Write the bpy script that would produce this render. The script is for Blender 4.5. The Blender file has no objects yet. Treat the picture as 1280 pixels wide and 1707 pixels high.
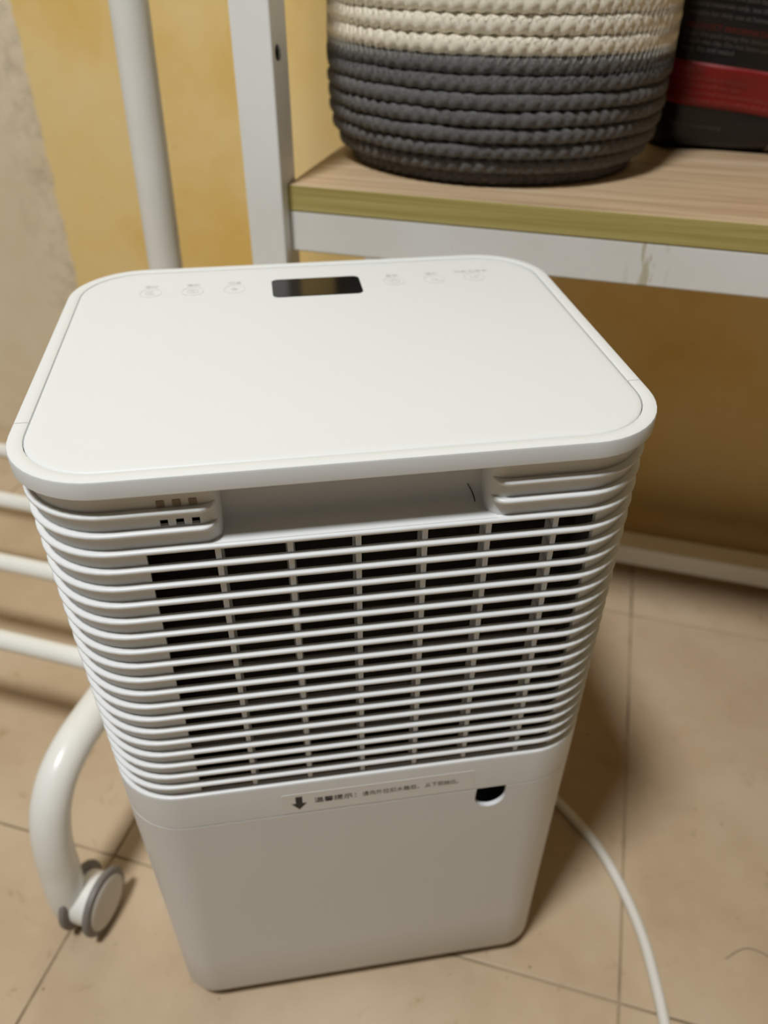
import bpy, bmesh, math, random
from mathutils import Vector, Matrix
random.seed(7)
R = math.radians
sc = bpy.context.scene
COL = sc.collection

# ------------------------------------------------------------------ camera
cam_d = bpy.data.cameras.new('camera'); cam = bpy.data.objects.new('camera', cam_d); COL.objects.link(cam)
cam.location = (0.0702, -0.2209, 0.593)
cam.rotation_euler = (R(52.676), R(-0.377), R(15.481))
cam_d.sensor_fit = 'HORIZONTAL'; cam_d.sensor_width = 36.0
cam_d.lens = 36.0 * 1289.36 / 1280.0
cam_d.clip_start = 0.01; cam_d.clip_end = 20
cam_d.dof.use_dof = True; cam_d.dof.focus_distance = 0.305; cam_d.dof.aperture_fstop = 10.5
sc.camera = cam
# ------------------------------------------------------------------ world, exposure
wd = bpy.data.worlds.new('world'); sc.world = wd; wd.use_nodes = True
wd.node_tree.nodes['Background'].inputs[0].default_value = (1.0, 0.93, 0.83, 1)
wd.node_tree.nodes['Background'].inputs[1].default_value = 0.0
sc.view_settings.view_transform = 'Standard'; sc.view_settings.look = 'None'
sc.view_settings.gamma = 1.0; sc.view_settings.use_curve_mapping = False
sc.view_settings.exposure = 0.17
LAMP_POS = (-0.34, -0.66, 2.42); LAMP_W = 40.0

# ------------------------------------------------------------------ helpers
def s2l(c):
    return tuple(((x / 255) / 12.92 if x / 255 <= 0.04045 else ((x / 255 + 0.055) / 1.055) ** 2.4) for x in c)

def mat(name, col, rough=0.5, metal=0.0, noise=None, bump=None, spec=None, emit=None):
    """col: sRGB 0-255. noise=(scale, colour2, contrast_lo, contrast_hi). bump=(scale, strength)"""
    m = bpy.data.materials.new(name); m.use_nodes = True
    nt = m.node_tree; b = nt.nodes['Principled BSDF']
    b.inputs['Base Color'].default_value = (*s2l(col), 1)
    b.inputs['Roughness'].default_value = rough; b.inputs['Metallic'].default_value = metal
    if spec is not None: b.inputs['Specular IOR Level'].default_value = spec
    if emit: b.inputs['Emission Color'].default_value = (*s2l(emit[0]), 1); b.inputs['Emission Strength'].default_value = emit[1]
    if noise or bump:
        tc = nt.nodes.new('ShaderNodeTexCoord')
    if noise:
        n = nt.nodes.new('ShaderNodeTexNoise'); n.inputs['Scale'].default_value = noise[0]; n.inputs['Detail'].default_value = 6
        nt.links.new(tc.outputs['Object'], n.inputs['Vector'])
        r = nt.nodes.new('ShaderNodeValToRGB'); r.color_ramp.elements[0].position = noise[2]; r.color_ramp.elements[1].position = noise[3]
        r.color_ramp.elements[0].color = (*s2l(col), 1); r.color_ramp.elements[1].color = (*s2l(noise[1]), 1)
        nt.links.new(n.outputs['Fac'], r.inputs['Fac']); nt.links.new(r.outputs['Color'], b.inputs['Base Color'])
    if bump:
        n2 = nt.nodes.new('ShaderNodeTexNoise'); n2.inputs['Scale'].default_value = bump[0]; n2.inputs['Detail'].default_value = 4
        nt.links.new(tc.outputs['Object'], n2.inputs['Vector'])
        bp = nt.nodes.new('ShaderNodeBump'); bp.inputs['Strength'].default_value = bump[1]; bp.inputs['Distance'].default_value = 0.001
        nt.links.new(n2.outputs['Fac'], bp.inputs['Height']); nt.links.new(bp.outputs['Normal'], b.inputs['Normal'])
    return m

class N:
    """tiny node helper"""
    def __init__(self, m): self.nt = m.node_tree; self.b = self.nt.nodes['Principled BSDF']
    def new(self, t, **kw):
        n = self.nt.nodes.new(t)
        for k, v in kw.items(): setattr(n, k, v)
        return n
    def link(self, a, b): self.nt.links.new(a, b)
    def ramp(self, fac, stops):
        r = self.new('ShaderNodeValToRGB'); e = r.color_ramp.elements
        while len(e) < len(stops): e.new(0.5)
        for k, (p, c) in enumerate(stops): e[k].position = p; e[k].color = (*s2l(c), 1) if len(c) == 3 else c
        self.link(fac, r.inputs['Fac']); return r.outputs['Color']
    def noise(self, vec, scale, detail=5, rough=0.55, dist=0.0):
        n = self.new('ShaderNodeTexNoise'); n.inputs['Scale'].default_value = scale; n.inputs['Detail'].default_value = detail
        n.inputs['Roughness'].default_value = rough; n.inputs['Distortion'].default_value = dist
        self.link(vec, n.inputs['Vector']); return n.outputs['Fac']
    def mix(self, fac, a, b, mode='MIX'):
        n = self.new('ShaderNodeMix', data_type='RGBA', blend_type=mode)
        for sock, v in ((n.inputs['Factor'], fac), (n.inputs['A'], a), (n.inputs['B'], b)):
            if hasattr(v, 'is_output'): self.link(v, sock)
            elif isinstance(v, (int, float)): sock.default_value = v
            else: sock.default_value = (*s2l(v), 1)
        return n.outputs['Result']
    def math(self, op, a, b=0.0):
        n = self.new('ShaderNodeMath', operation=op)
        for sock, v in ((n.inputs[0], a), (n.inputs[1], b)):
            if hasattr(v, 'is_output'): self.link(v, sock)
            else: sock.default_value = v
        return n.outputs[0]
    def mapping(self, vec, scale=(1, 1, 1), rot=(0, 0, 0)):
        n = self.new('ShaderNodeMapping'); n.inputs['Scale'].default_value = scale; n.inputs['Rotation'].default_value = rot
        self.link(vec, n.inputs['Vector']); return n.outputs['Vector']
    def bump(self, h, strength, dist=0.001):
        n = self.new('ShaderNodeBump'); n.inputs['Strength'].default_value = strength; n.inputs['Distance'].default_value = dist
        self.link(h, n.inputs['Height']); self.link(n.outputs['Normal'], self.b.inputs['Normal'])

def finish(me, smooth=None):
    bm = bmesh.new(); bm.from_mesh(me)
    bmesh.ops.recalc_face_normals(bm, faces=bm.faces); bm.to_mesh(me); bm.free()
    if smooth is not None:
        me.shade_smooth(); me.set_sharp_from_angle(angle=R(smooth))

def obj(name, me, m, parent=None, smooth=None):
    if isinstance(me, bmesh.types.BMesh):
        bm = me; me = bpy.data.meshes.new(name); bmesh.ops.recalc_face_normals(bm, faces=bm.faces); bm.to_mesh(me); bm.free()
        if smooth is not None: me.shade_smooth(); me.set_sharp_from_angle(angle=R(smooth))
    o = bpy.data.objects.new(name, me); COL.objects.link(o)
    if m and not me.materials: me.materials.append(m)
    if parent: o.parent = parent
    return o

def pydata(name, v, f, smooth=None):
    me = bpy.data.meshes.new(name); me.from_pydata([tuple(p) for p in v], [], f); me.update(); finish(me, smooth); return me

def thing(name, label, cat, loc=(0, 0, 0), rotz=0.0, group=None):
    o = bpy.data.objects.new(name, None); COL.objects.link(o); o.location = loc; o.rotation_euler = (0, 0, rotz)
    o.empty_display_size = 0.05
    return tag(o, label, cat, group)

def tag(o, label, cat, group=None):
    o['label'] = label; o['category'] = cat
    if group: o['group'] = group
    return o

def struct(o, label, cat):
    o['kind'] = 'structure'; o['label'] = label; o['category'] = cat; return o

def bx(x0, x1, y0, y1, z0, z1, bev=0.0, seg=2, bm=None):
    own = bmesh.new()
    r = bmesh.ops.create_cube(own, size=1.0)
    bmesh.ops.scale(own, vec=(x1 - x0, y1 - y0, z1 - z0), verts=own.verts)
    bmesh.ops.translate(own, vec=((x0 + x1) / 2, (y0 + y1) / 2, (z0 + z1) / 2), verts=own.verts)
    if bev > 0:
        bmesh.ops.bevel(own, geom=own.edges[:], offset=bev, segments=seg, profile=0.5, affect='EDGES')
    if bm is not None:
        me = bpy.data.meshes.new('t'); own.to_mesh(me); own.free(); bm.from_mesh(me); bpy.data.meshes.remove(me); return bm
    return own

def cyl(r, h, n=24, r2=None, bm=None, mtx=None):
    bm = bm or bmesh.new()
    bmesh.ops.create_cone(bm, cap_ends=True, segments=n, radius1=r, radius2=r if r2 is None else r2, depth=h, matrix=mtx or Matrix())
    return bm

def tube(pts, rad, n=16, closed=False):
    """pts list of Vector, rad number or list; parallel-transport frames"""
    pts = [Vector(p) for p in pts]; k = len(pts)
    rads = rad if isinstance(rad, (list, tuple)) else [rad] * k
    tang = []
    for i in range(k):
        a = pts[i - 1] if (i > 0 or closed) else pts[i]; b = pts[(i + 1) % k] if (i < k - 1 or closed) else pts[i]
        tang.append((b - a).normalized())
    up = Vector((0, 0, 1)) if abs(tang[0].z) < 0.9 else Vector((1, 0, 0))
    nrm = (up - tang[0] * up.dot(tang[0])).normalized(); v = []; f = []
    for i in range(k):
        nrm = (nrm - tang[i] * nrm.dot(tang[i])).normalized(); bn = tang[i].cross(nrm)
        for j in range(n):
            a = 2 * math.pi * j / n; v.append(pts[i] + (nrm * math.cos(a) + bn * math.sin(a)) * rads[i])
    for i in range(k if closed else k - 1):
        for j in range(n):
            a = i * n + j; b = i * n + (j + 1) % n; c = ((i + 1) % k) * n + (j + 1) % n; d = ((i + 1) % k) * n + j
            f.append((a, b, c, d))
    if not closed: f.append(tuple(range(n))); f.append(tuple(range((k - 1) * n, k * n)))
    return v, f

def catmull(P, sub=8):
    P = [Vector(p) for p in P]; out = []
    for i in range(len(P) - 1):
        p0 = P[max(i - 1, 0)]; p1 = P[i]; p2 = P[i + 1]; p3 = P[min(i + 2, len(P) - 1)]
        for j in range(sub):
            t = j / sub
            out.append(0.5 * ((2 * p1) + (p2 - p0) * t + (2 * p0 - 5 * p1 + 4 * p2 - p3) * t * t + (3 * p1 - p0 - 3 * p2 + p3) * t ** 3))
    out.append(P[-1]); return out

def sweep(path, prof, closed_path=True, closed_prof=True, scale=None, name='m', smooth=35):
    """path: (x, y, nx, ny); prof: (offset along normal, z)"""
    k = len(path); n = len(prof); v = []; f = []
    for i, (x, y, nx, ny) in enumerate(path):
        s = 1.0 if scale is None else scale[i]
        for o, z in prof: oo = o * s - 0.0007 * (1 - s); v.append((x + nx * oo, y + ny * oo, z))
    for i in range(k if closed_path else k - 1):
        for j in range(n if closed_prof else n - 1):
            i2 = (i + 1) % k; j2 = (j + 1) % n
            f.append((i * n + j, i * n + j2, i2 * n + j2, i2 * n + j))
    if not closed_path and closed_prof:
        f.append(tuple(range(n))); f.append(tuple(range((k - 1) * n, k * n)))
    return v, f

def boolean(me, cutter):
    a = bpy.data.objects.new('a', me); b = bpy.data.objects.new('b', cutter); COL.objects.link(a); COL.objects.link(b)
    md = a.modifiers.new('b', 'BOOLEAN'); md.operation = 'DIFFERENCE'; md.solver = 'EXACT'; md.object = b
    dg = bpy.context.evaluated_depsgraph_get()
    res = bpy.data.meshes.new_from_object(a.evaluated_get(dg))
    bpy.data.objects.remove(a); bpy.data.objects.remove(b)
    return res

def text_mesh(body, size, align='LEFT', bold=0.0):
    c = bpy.data.curves.new('t', 'FONT'); c.body = body; c.size = size; c.align_x = align; c.align_y = 'CENTER'
    c.resolution_u = 2; c.offset = bold
    o = bpy.data.objects.new('t', c); COL.objects.link(o)
    dg = bpy.context.evaluated_depsgraph_get(); dg.update()
    me = bpy.data.meshes.new_from_object(o.evaluated_get(dg))
    bpy.data.objects.remove(o); bpy.data.curves.remove(c)
    return me

# ------------------------------------------------------------------ materials
M = {}
M['plastic'] = mat('white_plastic', (231, 232, 231), 0.42, bump=(900, 0.04))
M['lid'] = mat('lid_plastic', (231, 233, 232), 0.5, bump=(700, 0.03))
M['tank'] = mat('tank_plastic', (229, 229, 228), 0.38)
M['filter'] = mat('filter_black', (30, 26, 22), 0.8, bump=(700, 0.5))
M['innerbar'] = mat('grey_inner_plastic', (84, 78, 70), 0.6)
M['plug'] = mat('grey_plug', (150, 138, 122), 0.6)
M['screen'] = mat('black_glass', (14, 13, 12), 0.12)
M['print'] = mat('grey_print', (210, 210, 207), 0.6)
M['ink'] = mat('black_ink', (38, 38, 38), 0.6)
M['sticker'] = mat('sticker_film', (234, 233, 231), 0.34)
M['rubber'] = mat('black_rubber', (25, 25, 25), 0.7)
M['cord'] = mat('white_cord', (232, 229, 218), 0.45)
M['rackwhite'] = mat('cream_white_tube', (244, 243, 236), 0.28, noise=(20, (238, 236, 226), 0.4, 0.7))
M['wheelgrey'] = mat('grey_wheel_tread', (128, 122, 116), 0.5)
M['wheelcap'] = mat('pale_wheel_cap', (214, 208, 198), 0.45)
M['steel'] = mat('white_steel', (250, 250, 246), 0.4, noise=(14, (243, 241, 234), 0.45, 0.75))
M['bag'] = mat('black_film', (16, 14, 13), 0.4, bump=(60, 0.35))
M['bagred'] = mat('red_print', (128, 12, 8), 0.45)
M['baggrey'] = mat('grey_text', (84, 76, 70), 0.6)
M['bagredtext'] = mat('red_text', (104, 20, 18), 0.6)
M['bagpale'] = mat('pale_text', (140, 66, 56), 0.6)
M['thread'] = mat('pale_thread', (206, 200, 186), 0.8)
M['hair'] = mat('dark_hair', (60, 45, 34), 0.6)
M['grout'] = mat('grout', (168, 150, 120), 0.9, noise=(16, (104, 90, 66), 0.48, 0.62))

def rope_mat(name, a, b):
    m = mat(name, a, 0.95, spec=0.15); n = N(m)
    tc = n.new('ShaderNodeTexCoord').outputs['Object']
    f = n.noise(tc, 420, 6, 0.7); n.link(n.ramp(f, [(0.35, a), (0.7, b)]), n.b.inputs['Base Color'])
    n.bump(n.noise(tc, 1500, 4, 0.7), 0.7, 0.0008); return m
M['ropegrey'] = rope_mat('grey_cotton_rope', (92, 91, 90), (124, 122, 119))
M['ropecream'] = rope_mat('cream_cotton_rope', (242, 231, 206), (252, 245, 228))

def wood_mat(name, dark, mid, light, sc_=(1.2, 26, 26)):
    m = mat(name, mid, 0.5); n = N(m); tc = n.new('ShaderNodeTexCoord').outputs['Object']
    v = n.mapping(tc, sc_); f = n.noise(v, 3.2, 8, 0.62, 0.4)
    n.link(n.ramp(f, [(0.3, dark), (0.5, mid), (0.72, light)]), n.b.inputs['Base Color']); return m
M['board'] = wood_mat('oak_laminate', (164, 136, 104), (194, 166, 132), (212, 190, 158))
M['edge'] = wood_mat('olive_edge_band', (156, 140, 74), (188, 172, 102), (208, 194, 130), (1.0, 20, 60))

# tile, with grime
m = mat('beige_tile', (200, 178, 148), 0.42); n = N(m); pos = n.new('ShaderNodeNewGeometry').outputs['Position']
c1 = n.ramp(n.noise(pos, 7, 7, 0.62), [(0.32, (184, 160, 130)), (0.5, (198, 175, 144)), (0.7, (206, 186, 158))])
gr = n.ramp(n.noise(pos, 42, 8, 0.75, 0.6), [(0.60, (255, 255, 255)), (0.74, (205, 192, 168))])
sp = n.ramp(n.noise(pos, 150, 2, 0.5), [(0.74, (255, 255, 255)), (0.78, (150, 132, 104))])
n.link(n.mix(1.0, n.mix(1.0, c1, gr, 'MULTIPLY'), sp, 'MULTIPLY'), n.b.inputs['Base Color'])
n.bump(n.noise(pos, 90, 4), 0.12, 0.001); M['tile'] = m

# wall: yellow paint, bare beige plaster left of a ragged paint edge
m = mat('painted_plaster', (214, 178, 104), 0.75); n = N(m); pos = n.new('ShaderNodeNewGeometry').outputs['Position']
sx = n.new('ShaderNodeSeparateXYZ'); n.link(pos, sx.inputs[0])
yel = n.ramp(n.noise(pos, 5.5, 6, 0.6), [(0.3, (242, 202, 114)), (0.5, (250, 219, 148)), (0.72, (252, 228, 170))])
st = n.ramp(n.noise(pos, 26, 6, 0.7), [(0.62, (255, 255, 255)), (0.80, (228, 216, 190))])
yel = n.mix(1.0, yel, st, 'MULTIPLY')
fl = n.ramp(n.noise(n.mapping(pos, (1, 1, 0.55)), 46, 5, 0.7), [(0.70, (0, 0, 0)), (0.74, (255, 255, 255))])
yel = n.mix(n.math('MULTIPLY', fl, 0.5), yel, (226, 212, 176))
bei = n.ramp(n.noise(pos, 8, 6, 0.6), [(0.3, (232, 214, 180)), (0.6, (242, 228, 200)), (0.8, (248, 238, 218))])
edge = n.math('ADD', sx.outputs['X'], n.math('MULTIPLY', n.noise(n.mapping(pos, (1, 1, 1.6)), 30, 6, 0.7), 0.016))
isy = n.math('GREATER_THAN', edge, -0.5315)
near = n.ramp(n.math('ADD', n.math('MULTIPLY', n.math('ADD', sx.outputs['X'], 0.62), 11.0), 0.0), [(0.15, (0, 0, 0)), (0.85, (255, 255, 255))])
gst = n.ramp(n.noise(pos, 40, 7, 0.75), [(0.47, (0, 0, 0)), (0.66, (255, 255, 255))])
bei = n.mix(n.math('MULTIPLY', n.math('MULTIPLY', near, gst), 0.75), bei, (176, 162, 138))
n.link(n.mix(isy, bei, yel), n.b.inputs['Base Color'])
n.bump(n.noise(pos, 60, 6, 0.65), 0.25, 0.002); M['wall'] = m
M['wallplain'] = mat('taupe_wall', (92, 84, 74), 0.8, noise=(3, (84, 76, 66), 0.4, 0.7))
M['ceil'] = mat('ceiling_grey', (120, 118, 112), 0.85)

# white beam with rusty scuffs
m = mat('scuffed_white_steel', (228, 227, 224), 0.38); n = N(m); pos = n.new('ShaderNodeNewGeometry').outputs['Position']
sx = n.new('ShaderNodeSeparateXYZ'); n.link(pos, sx.inputs[0])
win = n.ramp(n.math('MULTIPLY', n.math('ABSOLUTE', n.math('ADD', sx.outputs['X'], -0.102)), 50.0), [(0.25, (255, 255, 255)), (0.7, (0, 0, 0))])
strk = n.ramp(n.noise(n.mapping(pos, (1.0, 1.0, 0.22), (0, R(-28), 0)), 190, 3, 0.6), [(0.50, (0, 0, 0)), (0.60, (255, 255, 255))])
dots = n.ramp(n.noise(pos, 120, 3, 0.6), [(0.73, (0, 0, 0)), (0.77, (255, 255, 255))])
fac = n.math('MAXIMUM', n.math('MULTIPLY', n.math('MULTIPLY', win, strk), 0.6), n.math('MULTIPLY', dots, 0.3))
n.link(n.mix(fac, n.ramp(n.noise(pos, 12, 5), [(0.35, (251, 251, 248)), (0.7, (244, 242, 236))]), (176, 164, 108)), n.b.inputs['Base Color'])
M['beam'] = m

# ------------------------------------------------------------------ room shell
U0, U1, V0, V1, ZC = -2.3, 2.5, -3.4, 0.575, 2.5
T = 0.392; GU, GV = 0.172, 0.035              # tile pitch and one joint in each direction
fl_o = struct(obj('floor', bx(U0, U1, V0, V1, -0.03, -0.0012), M['grout']), 'beige square ceramic tile floor with thin dark joints', 'floor')
tile_me = bpy.data.meshes.new('tile'); b_ = bx(-T / 2 + .0008, T / 2 - .0008, -T / 2 + .0008, T / 2 - .0008, -0.008, 0, 0.0008, 2); b_.to_mesh(tile_me); b_.free()
tile_me.materials.append(M['tile'])
iu = math.floor((U0 - GU) / T); 
def clipped_tile(x0, x1, y0, y1):
    me = bpy.data.meshes.new('tile'); b = bx(x0, x1, y0, y1, -0.008, 0, 0.0008, 2); b.to_mesh(me); b.free(); me.materials.append(M['tile']); return me
for i in range(iu, iu + 14):
    for j in range(-10, 3):
        x0, x1 = GU + i * T, GU + (i + 1) * T; y0, y1 = GV + j * T, GV + (j + 1) * T
        cx0, cx1, cy0, cy1 = max(x0, U0), min(x1, U1), max(y0, V0), min(y1, V1)
        if cx1 - cx0 < 0.02 or cy1 - cy0 < 0.02: continue
        if (cx0, cx1, cy0, cy1) == (x0, x1, y0, y1):
            t = obj('tile', tile_me, None, fl_o); t.location = ((x0 + x1) / 2, (y0 + y1) / 2, 0)
        else:
            obj('tile', clipped_tile(cx0 + .0008, cx1 - .0008, cy0 + .0008, cy1 - .0008), None, fl_o)
struct(obj('wall_back', bx(U0 - .1, U1 + .1, V1, V1 + .1, -.03, ZC), M['wall']), 'mottled yellow painted wall with bare beige plaster beside the rack', 'wall')
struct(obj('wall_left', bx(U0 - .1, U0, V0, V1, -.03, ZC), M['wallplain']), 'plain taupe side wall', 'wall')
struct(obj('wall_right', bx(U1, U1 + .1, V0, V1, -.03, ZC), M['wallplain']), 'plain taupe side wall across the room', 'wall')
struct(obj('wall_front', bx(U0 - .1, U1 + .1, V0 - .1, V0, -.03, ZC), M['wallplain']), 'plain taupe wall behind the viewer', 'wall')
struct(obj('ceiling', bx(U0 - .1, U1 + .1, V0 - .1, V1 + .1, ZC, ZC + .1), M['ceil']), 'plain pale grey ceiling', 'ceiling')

# ceiling lamp (the room's light)
lamp = thing('ceiling_lamp_offscreen', 'round white flush ceiling lamp lighting the room', 'lamp', (LAMP_POS[0], LAMP_POS[1], ZC))
obj('lamp_base', cyl(0.17, 0.03, 48, mtx=Matrix.Translation((0, 0, -0.015))), M['steel'], lamp, 30)
prof = [(0.168 * math.cos(a), -0.03 - 0.035 * math.sin(a)) for a in [i * math.pi / 2 / 8 for i in range(9)]]
v = []; f = []
for (r_, z_) in prof:
    for k in range(40): v.append((max(r_, 0.002) * math.cos(2 * math.pi * k / 40), max(r_, 0.002) * math.sin(2 * math.pi * k / 40), z_))
for i in range(8):
    for k in range(40): f.append((i * 40 + k, i * 40 + (k + 1) % 40, (i + 1) * 40 + (k + 1) % 40, (i + 1) * 40 + k))
f.append(tuple(range(8 * 40, 9 * 40)))
obj('diffuser', pydata('diffuser', v, f, 40), mat('lamp_diffuser', (250, 246, 236), 0.5), lamp)
ld = bpy.data.lights.new('ceiling_lamp_light_offscreen', 'AREA'); ld.shape = 'DISK'; ld.size = 0.32; ld.energy = LAMP_W; ld.color = (0.965, 0.99, 1.0)
lo = bpy.data.objects.new('ceiling_lamp_light_offscreen', ld); COL.objects.link(lo); lo.parent = lamp; lo.location = (0, 0, -0.07)

# ------------------------------------------------------------------ dehumidifier
W_, D_, RC = 0.255, 0.2075, 0.0365
H_, LB = 0.4391, 0.4311                 # lid top, lid bottom
Z3, Z21, ZS, ZB = 0.405, 0.246, 0.2189, 0.009
PITCH = (Z3 - Z21) / 18
IR = 0.0016                             # rib tip inset from the lid edge
FD = 0.0028                             # rib depth
IV = IR + FD                            # valley inset
NA = 12
def rr(inset, fl=(), fr=(), rc=None, nside=6):
    """closed rounded rectangle path starting at front centre running to -x"""
    rc = RC if rc is None else rc
    iw, y0, y1, r = W_ / 2 - inset, inset, D_ - inset, max(rc - inset, 0.004); P = []
    e = iw - r
    for x in sorted(set([0.0] + list(fl)), reverse=True): P.append((x, y0, 0, -1))
    def arc(cx, cy, a0, a1):
        for k in range(NA + 1):
            a = R(a0 + (a1 - a0) * k / NA); P.append((cx + r * math.cos(a), cy + r * math.sin(a), math.cos(a), math.sin(a)))
    arc(-e, y0 + r, 270, 180)
    for k in range(1, nside): P.append((-iw, y0 + r + (y1 - y0 - 2 * r) * k / nside, -1, 0))
    arc(-e, y1 - r, 180, 90)
    for k in range(1, nside): P.append((-e + 2 * e * k / nside, y1, 0, 1))
    arc(e, y1 - r, 90, 0)
    for k in range(1, nside): P.append((iw, y1 - r - (y1 - y0 - 2 * r) * k / nside, 1, 0))
    arc(e, y0 + r, 360, 270)
    for x in sorted(set(list(fr)), reverse=True): P.append((x, y0, 0, -1))
    return P
XA, XB = -0.0510, 0.0525                # ends of the handle recess
def recess_path(inset, depth=0.016, rc=0.007):
    """open path: left recess wall, front left, round the back, front right, right recess wall"""
    full = rr(inset); y0 = inset
    body = [p for p in full if not (abs(p[0]) < 1e-9 and p[3] == -1)]
    def ar(cx, cy, a0, a1, n=8):
        return [(cx + rc * math.cos(R(a0 + (a1 - a0) * k / n)), cy + rc * math.sin(R(a0 + (a1 - a0) * k / n)), math.cos(R(a0 + (a1 - a0) * k / n)), math.sin(R(a0 + (a1 - a0) * k / n))) for k in range(n + 1)]
    L = [(XA, y0 + depth, 1, 0)] + ar(XA - rc, y0 + rc, 360, 270)
    Rr = ar(XB + rc, y0 + rc, 270, 180) + [(XB, y0 + depth, -1, 0)]
    return L + body + Rr

dh = thing('dehumidifier', 'white plastic dehumidifier with horizontal ribs, dark vent slots and a black display on top', 'dehumidifier', (0, 0, 0), R(24.3))
# --- main shell with the vent window
WX0, WX1 = -0.0807, 0.0990
path = rr(IV, fl=(WX0,), fr=())
zl = [ZS, Z21 - 0.0005, Z3]
v, f = sweep(path, [(0, z) for z in zl], True, False)
keep = []
nP = len(path); nZ = len(zl)
for q, fc in enumerate(f):
    i = q // (nZ - 1); j = q % (nZ - 1); a = path[i]; b = path[(i + 1) % nP]
    mx, my = (a[0] + b[0]) / 2, (a[1] + b[1]) / 2
    if j == 1 and my < IV + 0.004 and WX0 - 1e-6 < mx < WX1: continue
    keep.append(fc)
v2, f2 = sweep(recess_path(IV, 0.020), [(0, Z3 - 0.0005), (0, LB)], False, False)
def shell(vv, ff):
    me = bpy.data.meshes.new('shell'); me.from_pydata(vv, [], ff); me.update()
    tmp = bpy.data.objects.new('tmp', me); COL.objects.link(tmp)
    md = tmp.modifiers.new('solid', 'SOLIDIFY'); md.thickness = 0.0018; md.offset = -1
    r_ = bpy.data.meshes.new_from_object(tmp.evaluated_get(bpy.context.evaluated_depsgraph_get())); bpy.data.objects.remove(tmp); return r_
upper = shell(v2, f2)
for k in range(3):
    xc = -0.0716 + 0.0058 * k; cut = bpy.data.meshes.new('cut'); b_ = bx(xc - .0015, xc + .0015, IV - 0.003, IV + 0.004, 0.4158 - .00145, 0.4158 + .00145); b_.to_mesh(cut); b_.free()
    upper = boolean(upper, cut)
bm = bmesh.new(); bm.from_mesh(shell(v, keep)); bm.from_mesh(upper); solid_me = bpy.data.meshes.new('body'); bm.to_mesh(solid_me); bm.free()
solid_me.shade_smooth(); solid_me.set_sharp_from_angle(angle=R(35))
body = obj('body', solid_me, M['plastic'], dh)
# --- ribs
def rib_prof(z):
    return [(-0.0004, z), (0.0018, z), (0.0024, z - 0.0002), (0.0027, z - 0.0006), (0.0028, z - 0.0011), (0.0026, z - 0.0018), (0.0020, z - 0.0023), (0.0006, z - 0.0027), (-0.0004, z - 0.0028)]
cp = rr(IV, fl=(WX0, -0.04), fr=(0.04,))
v, f = sweep(cp, rib_prof(0.0)); rib_me = pydata('rib', v, f, 40); rib_me.materials.append(M['plastic'])
op = recess_path(IV, 0.014)
nE = 10
scl = [1.0] * len(op)
for k in range(nE):
    t = min(1.0, max(0.0, (k - 2) / 7.0)); s = t * t * (3 - 2 * t); scl[k] = s; scl[-1 - k] = s
v, f = sweep(op, [(o, z) for o, z in rib_prof(0.0)], False, True, scale=scl); rib_open = pydata('rib', v, f, 40); rib_open.materials.append(M['plastic'])
for k in range(1, 21):
    o = obj('rib', rib_open if k < 3 else rib_me, None, dh); o.location.z = Z3 + (3 - k) * PITCH
# --- lower band
v, f = sweep(cp, [(-0.0012, Z21), (0.0017, Z21), (0.0024, Z21 - 0.0003), (0.0027, Z21 - 0.0009), (0.0028, Z21 - 0.0016), (0.0028, ZS + 0.0004), (0.0024, ZS), (-0.0012, ZS)])
obj('lower_band', pydata('band', v, f, 40), M['plastic'], dh)
# --- mullions of the vent
for xc in (-0.0539, -0.0262, 0.0006, 0.0274, 0.0535, 0.0816):
    wf, wb, ya, yb = 0.0011, 0.0018, IV - 0.0003, IV + 0.0062
    v = [(xc + sx_ * w, y, z) for z in (Z21 - .001, Z3 - .001) for (w, y) in ((wf, ya), (wb, yb)) for sx_ in (-1, 1)]
    f = [(0, 1, 3, 2), (4, 5, 7, 6), (0, 1, 5, 4), (2, 3, 7, 6), (0, 2, 6, 4), (1, 3, 7, 5)]
    obj('mullion', pydata('mullion', v, f), M['plastic'], dh)
for k in range(6):
    z = Z3 - (3 * k + 2.72) * PITCH
    obj('inner_louver', bx(WX0 - .004, 0.094, IV + 0.0068, IV + 0.0105, z - 0.0018, z + 0.0008), M['innerbar'], dh)
obj('filter_screen', bx(-0.09, 0.1, IV + 0.020, IV + 0.022, Z21 - .003, Z3 - .0045), M['filter'], dh)
# --- handle recess scoop
pr = [(IR + 0.0014, Z3 + 0.00015), (0.0105, Z3 + 0.00015), (0.0128, Z3 + 0.0006), (0.0148, Z3 + 0.0022), (0.0162, Z3 + 0.0048), (0.0175, Z3 + 0.0085), (0.0205, LB + 0.0004)]
xs = (XA - 0.004, XB + 0.004)
v = [(x, y, z) for x in xs for (y, z) in pr]; n_ = len(pr)
v += [(x, y + 0.0016, z - 0.0016) for x in xs for (y, z) in pr]
f = []
for j in range(n_ - 1):
    f.append((j, j + 1, n_ + j + 1, n_ + j)); f.append((2 * n_ + j, 2 * n_ + j + 1, 3 * n_ + j + 1, 3 * n_ + j))
for s_ in (0, 1):
    for j in range(n_ - 1): f.append((s_ * n_ + j, s_ * n_ + j + 1, 2 * n_ + s_ * n_ + j + 1, 2 * n_ + s_ * n_ + j))
f.append((0, n_, 3 * n_, 2 * n_)); f.append((n_ - 1, 2 * n_ - 1, 4 * n_ - 1, 3 * n_ - 1))
obj('handle_recess', pydata('scoop', v, f, 45), M['plastic'], dh)['label'] = 'hand grip recess under the lid'
# --- indicator / sensor squares
for k in range(3):
    xc = -0.0716 + 0.0058 * k
    obj('vent_plug', bx(xc - .0015, xc + .0015, IV - 0.0003, IV + 0.0006, 0.4247 - .00145, 0.4247 + .00145, 0.0002, 1), M['plug'], dh)
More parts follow.
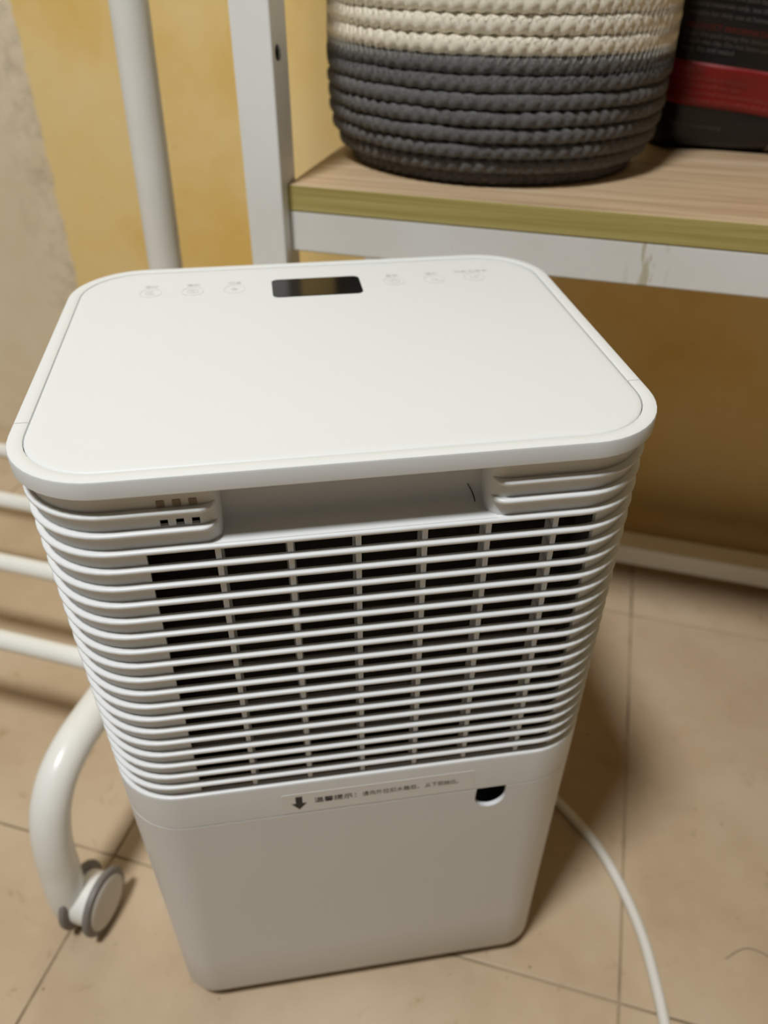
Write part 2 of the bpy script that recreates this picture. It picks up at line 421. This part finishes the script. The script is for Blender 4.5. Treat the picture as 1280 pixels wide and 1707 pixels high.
# --- lid: front and rear rim, top panel
op_ = rr(0.0)
YS = 0.045
rimp = [(-0.0058, LB + 0.001), (-0.0058, H_ - 0.0003), (-0.0054, H_), (-0.0010, H_), (-0.0003, H_ - 0.0003), (0, H_ - 0.0010), (0, LB + 0.0006), (-0.0006, LB), (-0.0050, LB)]
pl = [p for p in op_]
front_l = [p for p in pl[:NA + 8] if p[1] < YS and p[0] <= 0]; front_r = [p for p in pl if p[1] < YS and p[0] > 0]
g = 0.00018
fpath = [(W_ / 2, YS - g, 1, 0)] + front_r + front_l + [(-W_ / 2, YS - g, -1, 0)]
rear = [p for p in pl if p[1] > YS]
rpath = [(-W_ / 2, YS + g, -1, 0)] + rear + [(W_ / 2, YS + g, 1, 0)]
v, f = sweep(fpath, rimp, False, True); obj('front_rim', pydata('rim', v, f, 40), M['lid'], dh)
v, f = sweep(rpath, rimp, False, True); obj('rear_rim', pydata('rim', v, f, 40), M['lid'], dh)
rings = [(0.0061, LB), (0.0061, H_ - 0.0009), (0.0064, H_ - 0.0004), (0.0072, H_ - 0.0001), (0.0090, H_ + 0.0001), (0.0150, H_ - 0.0002), (0.024, H_ - 0.0003)]
v = []; f = []
for (ins, z) in rings:
    q = rr(ins)
    v += [(p[0], p[1], z) for p in q]
nq = len(q)
for i in range(len(rings) - 1):
    for k in range(nq): f.append((i * nq + k, i * nq + (k + 1) % nq, (i + 1) * nq + (k + 1) % nq, (i + 1) * nq + k))
f.append(tuple(range(nq))); f.append(tuple(range((len(rings) - 1) * nq, len(rings) * nq)))
panel = obj('top_panel', pydata('panel', v, f, 40), M['lid'], dh)
ZP = H_ - 0.0003
# display
def rrect(x0, x1, y0, y1, r, n=5):
    P = []
    for cx, cy, a0 in ((x1 - r, y1 - r, 0), (x0 + r, y1 - r, 90), (x0 + r, y0 + r, 180), (x1 - r, y0 + r, 270)):
        for k in range(n + 1): a = R(a0 + 90 * k / n); P.append((cx + r * math.cos(a), cy + r * math.sin(a)))
    return P
def prism(P, z0, z1, name='p'):
    k = len(P); v = [(x, y, z0) for x, y in P] + [(x, y, z1) for x, y in P]
    f = [tuple(range(k)), tuple(range(k, 2 * k))] + [(i, (i + 1) % k, k + (i + 1) % k, k + i) for i in range(k)]
    return pydata(name, v, f)
scr = obj('display_screen', prism(rrect(-0.0235, 0.0237, 0.1575, 0.1822, 0.0034), ZP - 0.001, ZP + 0.00025), M['screen'], panel)
scr['label'] = 'black glass display'
# touch buttons: printed ring, glyph and caption
def ring(r0, r1, z0, z1, n=32, a0=0, a1=360, c=(0, 0)):
    v = []; f = []; full = abs(a1 - a0) >= 360
    for k in range(n + (0 if full else 1)):
        a = R(a0 + (a1 - a0) * k / n)
        for r_ in (r0, r1):
            for z in (z0, z1): v.append((c[0] + r_ * math.cos(a), c[1] + r_ * math.sin(a), z))
    kk = n if full else n + 1
    for k in range(n):
        a, b = 4 * k, 4 * ((k + 1) % kk)
        f += [(a, a + 1, b + 1, b), (a + 2, a + 3, b + 3, b + 2), (a, a + 2, b + 2, b), (a + 1, a + 3, b + 3, b + 1)]
    return v, f
caps = ['定时', '模式', '风速', '童锁', '摆风', '开关/负离子']
for k, (xc, yc) in enumerate(((-0.0862, 0.1722), (-0.0647, 0.1719), (-0.0431, 0.1720), (0.0420, 0.1717), (0.0640, 0.1716), (0.0865, 0.1722))):
    za, zb = ZP - 0.0002, ZP + 0.00012; V = []; F = []
    def add(vf):
        o_ = len(V); V.extend(vf[0]); F.extend([tuple(a + o_ for a in q) for q in vf[1]])
    add(ring(0.0054, 0.0057, za, zb))
    if k == 0: add(ring(0.0022, 0.0028, za, zb, 18, 60, 330)); add(ring(0.0004, 0.0010, za, zb, 10))
    elif k == 1: add(ring(0.0024, 0.0029, za, zb)); add(ring(0.0007, 0.0012, za, zb, 12))
    elif k == 2: add(ring(0.0016, 0.0021, za, zb, 4)); add(ring(0.0003, 0.0008, za, zb, 8))
    elif k == 3: add(ring(0.0028, 0.0033, za, zb)); add(ring(0.0012, 0.0017, za, zb, 14, 0, 250))
    elif k == 4: add(ring(0.0018, 0.0024, za, zb, 3)); add(ring(0.0014, 0.0018, za, zb, 8, 180, 330, (0.0026, -0.0008)))
    else: add(ring(0.0018, 0.0023, za, zb, 14, 120, 420)); add(ring(0.0016, 0.0020, za, zb, 8, 0, 200, (0.002, 0.0005)))
    tb = obj('touch_button', pydata('btn', [(x + xc, y + yc, z) for x, y, z in V], F), M['print'], panel)
    me = text_mesh(caps[k], 0.0036, 'CENTER')
    t = obj('caption', me, M['print'], panel); t.location = (xc, yc + 0.0085, ZP + 0.00012)
# --- water tank with the half-moon finger notch
TI, TBm = IR, 0.0035
def tank_rings():
    rings = []
    for (t, ins, rc) in ((0.0, TI, RC), (0.25, TI + 0.0006, RC - 0.001), (0.5, TI + 0.0014, RC - 0.003), (0.75, TI + 0.0024, RC - 0.006), (0.97, TI + TBm - .0002, RC - 0.009), (0.99, TI + TBm + 0.0012, RC - 0.009), (1.0, TI + TBm + 0.0035, RC - 0.009)):
        rings.append((ZS - 0.0004 + (ZB - ZS + 0.0004) * t, ins, rc))
    return rings
v = []; f = []
rg = tank_rings()
outer = [(z, i, r) for z, i, r in rg]; inner = [(z if k else z, i + 0.0026, r) for k, (z, i, r) in enumerate(rg[:-1])][::-1]
inner = [(max(z, ZB + 0.003), i, r) for z, i, r in inner]
allr = outer
for z, i, r in allr:
    q = rr(i, rc=r, nside=4); v += [(p[0], p[1], z) for p in q]
nq = len(q)
for a in range(len(allr) - 1):
    for k in range(nq): f.append((a * nq + k, a * nq + (k + 1) % nq, (a + 1) * nq + (k + 1) % nq, (a + 1) * nq + k))
f.append(tuple(range((len(allr) - 1) * nq, len(allr) * nq)))
o_ = len(v)
for z, i, r in inner:
    q = rr(i, rc=r, nside=4); v += [(p[0], p[1], z) for p in q]
for a in range(len(inner) - 1):
    for k in range(nq): f.append((o_ + a * nq + k, o_ + a * nq + (k + 1) % nq, o_ + (a + 1) * nq + (k + 1) % nq, o_ + (a + 1) * nq + k))
f.append(tuple(range(o_, o_ + nq)))
t_ = o_ + (len(inner) - 1) * nq
for k in range(nq): f.append((k, (k + 1) % nq, t_ + (k + 1) % nq, t_ + k))
tank_me = pydata('tank', v, f, 40)
NX0, NX1 = 0.0622, 0.0796
nr = (NX1 - NX0) / 2; ncx = (NX0 + NX1) / 2; ncz = 0.2105
Pn = [(NX1 - 0.0008, ZS + 0.01)] + [(ncx + nr * math.cos(R(-k * 180 / 16)), ncz + nr * 1.15 * math.sin(R(-k * 180 / 16))) for k in range(17)] + [(NX0 + 0.0008, ZS + 0.01)]
kk = len(Pn); v = [(x, -0.01, z) for x, z in Pn] + [(x, 0.012, z) for x, z in Pn]
f = [tuple(range(kk)), tuple(range(kk, 2 * kk))] + [(i, (i + 1) % kk, kk + (i + 1) % kk, kk + i) for i in range(kk)]
tank_cut = boolean(tank_me, pydata('cut', v, f)); tank_cut.shade_smooth(); tank_cut.set_sharp_from_angle(angle=R(35))
tank_cut.materials.clear()
tank = obj('water_tank', tank_cut, M['tank'], dh)
# --- sticker on the band
yb = IR
stk = obj('sticker', pydata('sticker', [(x, yy, z) for yy in (yb - 0.00012, yb + 0.0001) for (x, z) in rrect(-0.0420, 0.0603, 0.2199, 0.2368, 0.0012, 3)],
      (lambda k: [tuple(range(k)), tuple(range(k, 2 * k))] + [(i, (i + 1) % k, k + (i + 1) % k, k + i) for i in range(k)])(16)), M['sticker'], dh)
stk['label'] = 'clear film sticker with black arrow and one line of print'
za = 0.2285
arrow = [(-0.0349, za + 0.0056), (-0.0314, za + 0.0056), (-0.0314, za - 0.0002), (-0.0292, za - 0.0002), (-0.03315, za - 0.0056), (-0.0371, za - 0.0002), (-0.0349, za - 0.0002)]
k = len(arrow)
obj('printed_arrow', pydata('arrow', [(x, yy, z) for yy in (yb - 0.0002, yb) for x, z in arrow], [tuple(range(k)), tuple(range(k, 2 * k))] + [(i, (i + 1) % k, k + (i + 1) % k, k + i) for i in range(k)]), M['ink'], stk)
for body_, x0, x1, hgt, bold in (('温馨提示：', -0.0252, -0.0032, 0.0048, 0.00004), ('请向外拉扣水箱后，', 0.0000, 0.0302, 0.0044, 0.0), ('从下侧抽出。', 0.0335, 0.0515, 0.0044, 0.0)):
    me = text_mesh(body_, hgt, 'LEFT', bold)
    xsv = [vv.co.x for vv in me.vertices]; w = max(xsv) - min(xsv) if xsv else 1
    for vv in me.vertices:
        x = (vv.co.x - min(xsv)) / w * (x1 - x0) + x0; z = vv.co.y + 0.2290
        vv.co = (x, yb - 0.0002, z)
    obj('printed_text', me, M['ink'], stk)
# --- feet and power cord
for (x, y) in ((-0.095, 0.035), (0.095, 0.035), (-0.095, 0.17), (0.095, 0.17)):
    obj('foot', cyl(0.012, 0.0095, 20, mtx=Matrix.Translation((x, y, 0.00475))), M['rubber'], dh, 30)
cp_ = catmull([(0.085, 0.2065, 0.034), (0.090, 0.222, 0.03), (0.105, 0.226, 0.012), (0.130, 0.205, 0.0043), (0.155, 0.158, 0.0041), (0.173, 0.124, 0.0041), (0.186, 0.098, 0.0041), (0.197, 0.070, 0.0041), (0.203, 0.036, 0.0041), (0.204, 0.0, 0.0041), (0.200, -0.032, 0.0041), (0.1945, -0.060, 0.0041), (0.185, -0.10, 0.0041), (0.172, -0.15, 0.0041)], 8)
v, f = tube(cp_, 0.0039, 12); obj('power_cord', pydata('cord', v, f, 60), M['cord'], dh)['label'] = 'white power cord'

# ------------------------------------------------------------------ garment rack on casters
UR = -0.2207; ZR = 0.1425; VM = 0.252
gr_ = thing('garment_rack', 'cream-white tubular garment rack with bent feet on casters and four low bars', 'clothes rack', (UR, VM, 0))
BARS = (0.107, 0.1865, 0.266, 0.3415)
def foot_path():
    half = [(-0.0125, 0.014), (-0.0135, 0.030), (-0.0125, 0.048), (-0.0105, 0.066), (-0.0085, 0.085), (-0.004, 0.104), (0.004, 0.121), (0.018, 0.1345), (0.038, 0.1415), (0.062, ZR), (0.10, ZR)]
    pts = [(v_ - VM, z) for v_, z in half]
    pts += [(-a, z) for a, z in reversed(pts)]
    return pts
def make_caster(root, du, dv):
    """twin wheel caster under a foot end; wheel axis along u"""
    cst = obj('caster', None, None, root) if False else None
    hood = bmesh.new()
    P = [(0.019 * math.cos(R(a)), 0.024 + 0.019 * math.sin(R(a))) for a in range(-60, 241, 20)]
    k = len(P); v = [(x_, y, z) for x_ in (-0.0062, 0.0062) for y, z in P]
    f = [tuple(range(k)), tuple(range(k, 2 * k))] + [(i, (i + 1) % k, k + (i + 1) % k, k + i) for i in range(k)]
    hd = obj('caster', pydata('hood', v, f, 40), M['rackwhite'], root); hd.location = (du, dv, 0)
    for s_ in (-1, 1):
        wb_ = bmesh.new()
        prof = [(0.0062, 0.010), (0.0066, 0.0215), (0.0075, 0.0238), (0.0092, 0.0243), (0.0112, 0.0238), (0.0122, 0.0222), (0.0120, 0.0195)]
        n_ = 32; v = []; f = []
        for (o_, r_) in prof:
            for k in range(n_): a = 2 * math.pi * k / n_; v.append((s_ * o_, r_ * math.cos(a), 0.0243 + r_ * math.sin(a)))
        for i in range(len(prof) - 1):
            for k in range(n_): f.append((i * n_ + k, i * n_ + (k + 1) % n_, (i + 1) * n_ + (k + 1) % n_, (i + 1) * n_ + k))
        f.append(tuple(range(n_))); f.append(tuple(range((len(prof) - 1) * n_, len(prof) * n_)))
        wb_.free()
        obj('wheel', pydata('wheel', v, f, 40), M['wheelgrey'], hd)
        prof = [(0.0118, 0.0196), (0.0128, 0.0192), (0.0133, 0.0175), (0.0136, 0.010), (0.0137, 0.001)]
        v = []; f = []
        for (o_, r_) in prof:
            for k in range(n_): a = 2 * math.pi * k / n_; v.append((s_ * o_, r_ * math.cos(a), 0.0243 + r_ * math.sin(a)))
        for i in range(len(prof) - 1):
            for k in range(n_): f.append((i * n_ + k, i * n_ + (k + 1) % n_, (i + 1) * n_ + (k + 1) % n_, (i + 1) * n_ + k))
        f.append(tuple(range((len(prof) - 1) * n_, len(prof) * n_)))
        obj('wheel_cap', pydata('cap', v, f, 40), M['wheelcap'], hd)
    return hd
SPAN = 0.86
for du in (0.0, -SPAN):
    pts = catmull([(du, a, z) for a, z in foot_path()], 5)
    rad = []
    for p in pts:
        t = min(1.0, max(0.0, (p.z - 0.02) / 0.07)); rad.append(0.0140 - 0.0008 * t)
    v, f = tube(pts, rad, 20); obj('foot_tube', pydata('foot', v, f, 60), M['rackwhite'], gr_)
    lean = 0.040 * 1.2
    v, f = tube([(du, 0.2455 - VM, ZR), (du, 0.2455 - VM + lean * 0.6, ZR + 1.2 * 0.6 / 1.2 * 1.0), (du, 0.2455 - VM + lean, ZR + 1.2)], 0.0117, 24)
    obj('upright', pydata('upright', v, f, 60), M['rackwhite'], gr_)
    for dv in (-0.0080 - VM, VM + 0.0080): make_caster(gr_, du + 0.0145, dv)
for vb in BARS:
    v, f = tube([(0, vb - VM, ZR), (-SPAN, vb - VM, ZR)], 0.0078, 16); obj('crossbar', pydata('bar', v, f, 60), M['rackwhite'], gr_)
v, f = tube([(0, 0.2455 - VM + lean, ZR + 1.195), (-SPAN, 0.2455 - VM + lean, ZR + 1.195)], 0.0117, 20); obj('hanging_rail', pydata('rail', v, f, 60), M['rackwhite'], gr_)

# ------------------------------------------------------------------ storage rack
PU0, PU1, PV0, PV1 = -0.1580, -0.1324, 0.2664, 0.2919
VF = 0.2770; ZT, ZE, ZBM = 0.4557, 0.4397, 0.4123; UEND = 0.62; VBK = 0.562
rk = thing('storage_rack', 'white steel storage rack with an oak-look shelf board edged in olive', 'shelf rack', (PU0, PV0, 0))
def rl(x0, x1, y0, y1, z0, z1): return (x0 - PU0, x1 - PU0, y0 - PV0, y1 - PV0, z0, z1)
def post(x0, x1, y0, y1, hole=True):
    me = bpy.data.meshes.new('post'); b = bx(*rl(x0, x1, y0, y1, 0, 1.15), 0.0012, 2)
    if hole:
        b.to_mesh(me); b.free()
        core = bpy.data.meshes.new('core'); b = bx(*rl(x0 + .0015, x1 - .0015, y0 + .0015, y1 - .0015, 0.0015, 1.1485)); b.to_mesh(core); b.free()
        me = boolean(me, core)
        cyl_me = bpy.data.meshes.new('c'); b = cyl(0.0048, 0.02, 20, mtx=Matrix.Translation((x1 - PU0, 0.2757 - PV0, 0.5310)) @ Matrix.Rotation(R(90), 4, 'Y')); b.to_mesh(cyl_me); b.free()
        me = boolean(me, cyl_me); me.materials.clear()
        return obj('post', me, M['steel'], rk)
    return obj('post', b, M['steel'], rk)
p0 = post(PU0, PU1, PV0, PV1)
post(PU0, PU1, VBK - 0.0267, VBK, False)
post(UEND, UEND + 0.0267, PV0, PV1, False); post(UEND, UEND + 0.0267, VBK - 0.0267, VBK, False)
bd = obj('shelf_board', bx(*rl(PU1, UEND, VF + 0.0006, VBK, ZE, ZT), 0.0003, 1), M['board'], rk)
obj('edge_band', bx(*rl(PU1, UEND, VF, VF + 0.0008, ZE, ZT - 0.0004)), M['edge'], bd)['label'] = 'olive wood-grain edge band'
# front beam: angle steel with a folded lower lip
obj('front_beam', bx(*rl(PU1 - 0.0002, UEND, VF + 0.0004, VF + 0.022, ZBM, ZE - 0.0003), 0.0012, 2), M['beam'], rk)
obj('back_beam', bx(*rl(PU1, UEND, VBK - 0.022, VBK, ZBM, ZE - 0.0003), 0.0012, 2), M['steel'], rk)
obj('side_beam', bx(*rl(PU0 + 0.003, PU1 - 0.003, PV1, VBK - 0.0267, ZBM, ZE - 0.0003), 0.0012, 2), M['steel'], rk)
obj('lower_back_rail', bx(*rl(PU1 - 0.004, UEND + 0.004, 0.490, 0.518, 0.0178, 0.0418), 0.0012, 2), M['steel'], rk)
obj('lower_side_rail', bx(*rl(PU0 + 0.003, PU1 - 0.003, PV1, VBK - 0.0267, 0.0178, 0.0418), 0.0012, 2), M['steel'], rk)
obj('lower_side_rail', bx(*rl(UEND + 0.003, UEND + 0.0237, PV1, VBK - 0.0267, 0.0178, 0.0418), 0.0012, 2), M['steel'], rk)

# ------------------------------------------------------------------ rope basket
BU, BV, BA, BB = -0.0208, 0.4035, 0.1197, 0.1106
bk = thing('rope_basket', 'round coiled cotton rope basket, charcoal grey below and cream above, standing on the shelf board', 'basket', (BU, BV, ZT))
def ell(a, b, th): return Vector((a * math.cos(th), b * math.sin(th), 0))
rows = []
z = 0.0; GP, CP = 0.00942, 0.01048
insets = [0.0165, 0.0075, 0.0035, 0.0015, 0.0005, 0.0, 0.0002, 0.0006]
for k in range(8): rows.append((z + GP / 2, GP / 2, insets[k], 'ropegrey')); z += GP
for k in range(9): rows.append((z + CP / 2, CP / 2, 0.0010 + 0.0003 * k, 'ropecream')); z += CP
NT, NPH, LUMPS = 720, 14, 84
for k, (zc, hr, ins, mt) in enumerate(rows):
    rr0 = hr * 1.06; a0, b0 = BA - ins - rr0, BB - ins - rr0
    ph0 = random.random() * 6; v = []; f = []
    lumps = LUMPS + random.randint(-3, 3)
    for i in range(NT):
        th = 2 * math.pi * i / NT; c0 = ell(a0, b0, th); nn = Vector((math.cos(th) / a0, math.sin(th) / b0, 0)).normalized()
        wob = 0.0004 * math.sin(7 * th + k) + 0.0003 * math.sin(17 * th + 2.3 * k)
        for j in range(NPH):
            ph = 2 * math.pi * j / NPH - math.pi       # 0 = outward
            # plaited strands: two slants meeting on the mid line
            slant = lumps * th + ph0 + 2.9 * abs(ph - 0.15) + 0.5 * math.sin(11 * th + k)
            lump = abs(math.sin(slant / 2))
            amp = 0.24 * math.exp(-(ph / 1.45) ** 4)
            full = (abs(math.cos(ph)) ** 2.8 + abs(math.sin(ph)) ** 2.8) ** (-1 / 2.8)
            r_ = rr0 * full * (0.965 - amp + amp * lump * 1.2)
            v.append(c0 + nn * (math.cos(ph) * r_ + wob) + Vector((0, 0, zc + math.sin(ph) * r_ * 0.99)))
    for i in range(NT):
        i2 = (i + 1) % NT
        for j in range(NPH): j2 = (j + 1) % NPH; f.append((i * NPH + j, i * NPH + j2, i2 * NPH + j2, i2 * NPH + j))
    o = obj('rope_coil', pydata('coil', v, f, 80), M[mt], bk)
    # zigzag stitching over the joint above this coil
    if k >= 6 and k < 14:
        zj = zc + hr; hh = 0.0032; nz = 150; pts = []
        nxt = rows[k + 1][2]
        for i in range(nz * 2):
            th = 2 * math.pi * (i + 0.3 * random.random()) / (nz * 2); up = 1 if i % 2 else -1
            ii = (ins + nxt) / 2 - 0.0002 + (0.0 if up else 0)
            p = ell(BA - ii - 0.0003, BB - ii - 0.0003, th); p.z = zj + up * hh; pts.append(p)
        v, f = tube(pts, 0.00022, 4, True); obj('stitching', pydata('stitch', v, f), M['thread'] if mt == 'ropecream' or k >= 7 else M['ropegrey'], bk)
v = []; f = []
for i in range(64): p = ell(BA - 0.02, BB - 0.02, 2 * math.pi * i / 64); v.append((p.x, p.y, 0.0005))
for i in range(64): p = ell(BA - 0.02, BB - 0.02, 2 * math.pi * i / 64); v.append((p.x, p.y, 0.006))
f = [tuple(range(64)), tuple(range(64, 128))] + [(i, (i + 1) % 64, 64 + (i + 1) % 64, 64 + i) for i in range(64)]
obj('basket_base', pydata('base', v, f), M['ropegrey'], bk)

# ------------------------------------------------------------------ black printed bag
GU0, GU1, GVF, GVB, GH = 0.094, 0.318, 0.4745, 0.548, 0.24
SB = 0.9614
bag = thing('printed_bag', 'glossy black plastic bag with a red printed band, standing beside the rope basket', 'bag', (0.0931, 0.4477, ZT)); bag.scale = (SB, SB, SB)
BWd, BDp = GU1 - GU0, GVB - GVF
def bag_front(x, z):
    """local front surface y at (x, z)"""
    e = min(x, BWd - x); bulge = 0.006 * math.sin(math.pi * min(1, max(0, z / GH)))
    cr = 0.0012 * math.sin(60 * x + 35 * z) + 0.0010 * math.sin(95 * x - 70 * z + 1.0) + 0.0006 * math.sin(210 * z + 40 * x)
    rnd = 0.018 * max(0, 1 - e / 0.02) ** 2
    foot = 0.010 * max(0, 1 - z / 0.012) ** 2
    return 0.008 - bulge - cr + rnd + foot
nx_, nz_ = 48, 44; v = []; f = []
for j in range(nz_ + 1):
    zz = GH * (j / nz_) ** 1.15
    for i in range(nx_ + 1): x = BWd * i / nx_; v.append((x, bag_front(x, zz), zz + 0.0003))
o_ = len(v)
for j in range(nz_ + 1):
    zz = GH * (j / nz_) ** 1.15
    for i in range(nx_ + 1):
        x = BWd * i / nx_; v.append((x, BDp - 0.4 * bag_front(BWd - x, zz) + 0.002 if 0 < i < nx_ else max(BDp * 0.5, bag_front(x, zz) + 0.004), zz + 0.0003))
w = nx_ + 1
for off in (0, o_):
    for j in range(nz_):
        for i in range(nx_): a = off + j * w + i; f.append((a, a + 1, a + w + 1, a + w))
for j in range(nz_):
    for i in (0, nx_): a = j * w + i; f.append((a, a + w, o_ + a + w, o_ + a))
for i in range(nx_):
    for j in (0, nz_): a = j * w + i; f.append((a, a + 1, o_ + a + 1, o_ + a))
bagb = obj('bag_body', pydata('bag', v, f, 60), M['bag'], bag)
SL = -0.095     # print slopes down to the right
def on_bag(me_pts, lift): return [(x, bag_front(x, z) - lift, z + 0.0003) for x, z in me_pts]
nb = 40; v = []; f = []
x0, x1 = 0.004, BWd - 0.012; rows_ = 8
for j in range(rows_ + 1):
    for i in range(nb + 1):
        x = x0 + (x1 - x0) * i / nb; zt = 0.0640 + SL * x; zb2 = 0.0350 + SL * x
        z = zb2 + (zt - zb2) * j / rows_; v.append((x, bag_front(x, z) - 0.0004, z + 0.0003))
for j in range(rows_):
    for i in range(nb): a = j * (nb + 1) + i; f.append((a, a + 1, a + nb + 2, a + nb + 1))
rb = obj('red_band', pydata('band', v, f, 60), M['bagred'], bag); rb['label'] = 'red printed band'
mdl = rb.modifiers.new('s', 'SOLIDIFY'); mdl.thickness = 0.0002
def bag_text(s, size, x0, z0, m_):
    me = text_mesh(s, size)
    bm = bmesh.new(); bm.from_mesh(me); bm.to_mesh(me); bm.free()
    for vv in me.vertices:
        x = x0 + vv.co.x; z = z0 + vv.co.y + SL * x; vv.co = (x, bag_front(x, z) - 0.0011, z + 0.0003)
    obj('printed_text', me, M[m_], bag)
bag_text('CAUTION:', 0.0050, 0.008, 0.0592, 'bagpale')
bag_text('Keep out of reach of children', 0.0046, 0.008, 0.0540, 'bagpale')
bag_text('Avoid contact with the eyes', 0.0046, 0.008, 0.0492, 'bagpale')
bag_text('Store in a cool and dry ventilated place', 0.0046, 0.008, 0.0444, 'bagpale')
bag_text('If swallowed seek medical advice and show this label', 0.0046, 0.008, 0.0398, 'bagpale')
bag_text('Refer to the packaging', 0.0044, 0.013, 0.0220, 'baggrey')
for s, zz, mm in (('natural materials only, see the side of the pack', 0.1000, 'baggrey'), ('suitable for daily use at home or in the garden', 0.0945, 'baggrey'), ('PRODUCT INFORMATION AND USE', 0.0862, 'bagredtext'),
                  ('open the pack along the dotted line and then close', 0.0815, 'baggrey'), ('it with the clip. Do not leave open after each use', 0.0768, 'baggrey'), ('keep dry and sealed', 0.0722, 'baggrey'), ('for indoor use, one pack lasts about thirty days', 0.1055, 'baggrey')):
    bag_text(s, 0.0046 if mm == 'baggrey' else 0.0054, 0.012, zz, mm)
v = []; f = []
for j in range(7):
    for i in range(7):
        z = 0.001 + 0.0035 * j; x = 0.0885 + 0.006 * (j / 6) * 0.9 + 0.0040 * i; v.append((x, bag_front(x, z) - 0.0012, z + 0.0003))
for j in range(6):
    for i in range(6): a = j * 7 + i; f.append((a, a + 1, a + 8, a + 7))
obj('pale_label', pydata('lab', v, f, 60), mat('pale_label', (96, 92, 86), 0.5), bag)

# ------------------------------------------------------------------ loose hairs on the floor
def hair(pts, label):
    v, f = tube(catmull([(x, y, 0.0006) for x, y in pts], 8), 0.00022, 5)
    tag(obj('loose_hair', pydata('hair', v, f), M['hair']), label, 'hair')
hair([(0.245, 0.085), (0.262, 0.097), (0.285, 0.090), (0.298, 0.070), (0.294, 0.048), (0.278, 0.040)], 'thin dark loose hair curled on the tile beside the power cord')

hp = catmull([dh_pt for dh_pt in ((0.0468, 0.0168, 0.4128), (0.0484, 0.0158, 0.4100), (0.0493, 0.0145, 0.4074), (0.0495, 0.0134, 0.4060))], 6)
rz = Matrix.Rotation(R(24.3), 4, 'Z')
v, f = tube([rz @ p for p in hp], 0.00022, 5)
tag(obj('loose_hair', pydata('hair', v, f), M['hair']), 'short dark hair caught in the hand grip recess of the dehumidifier', 'hair')

print('objects', len(bpy.data.objects))
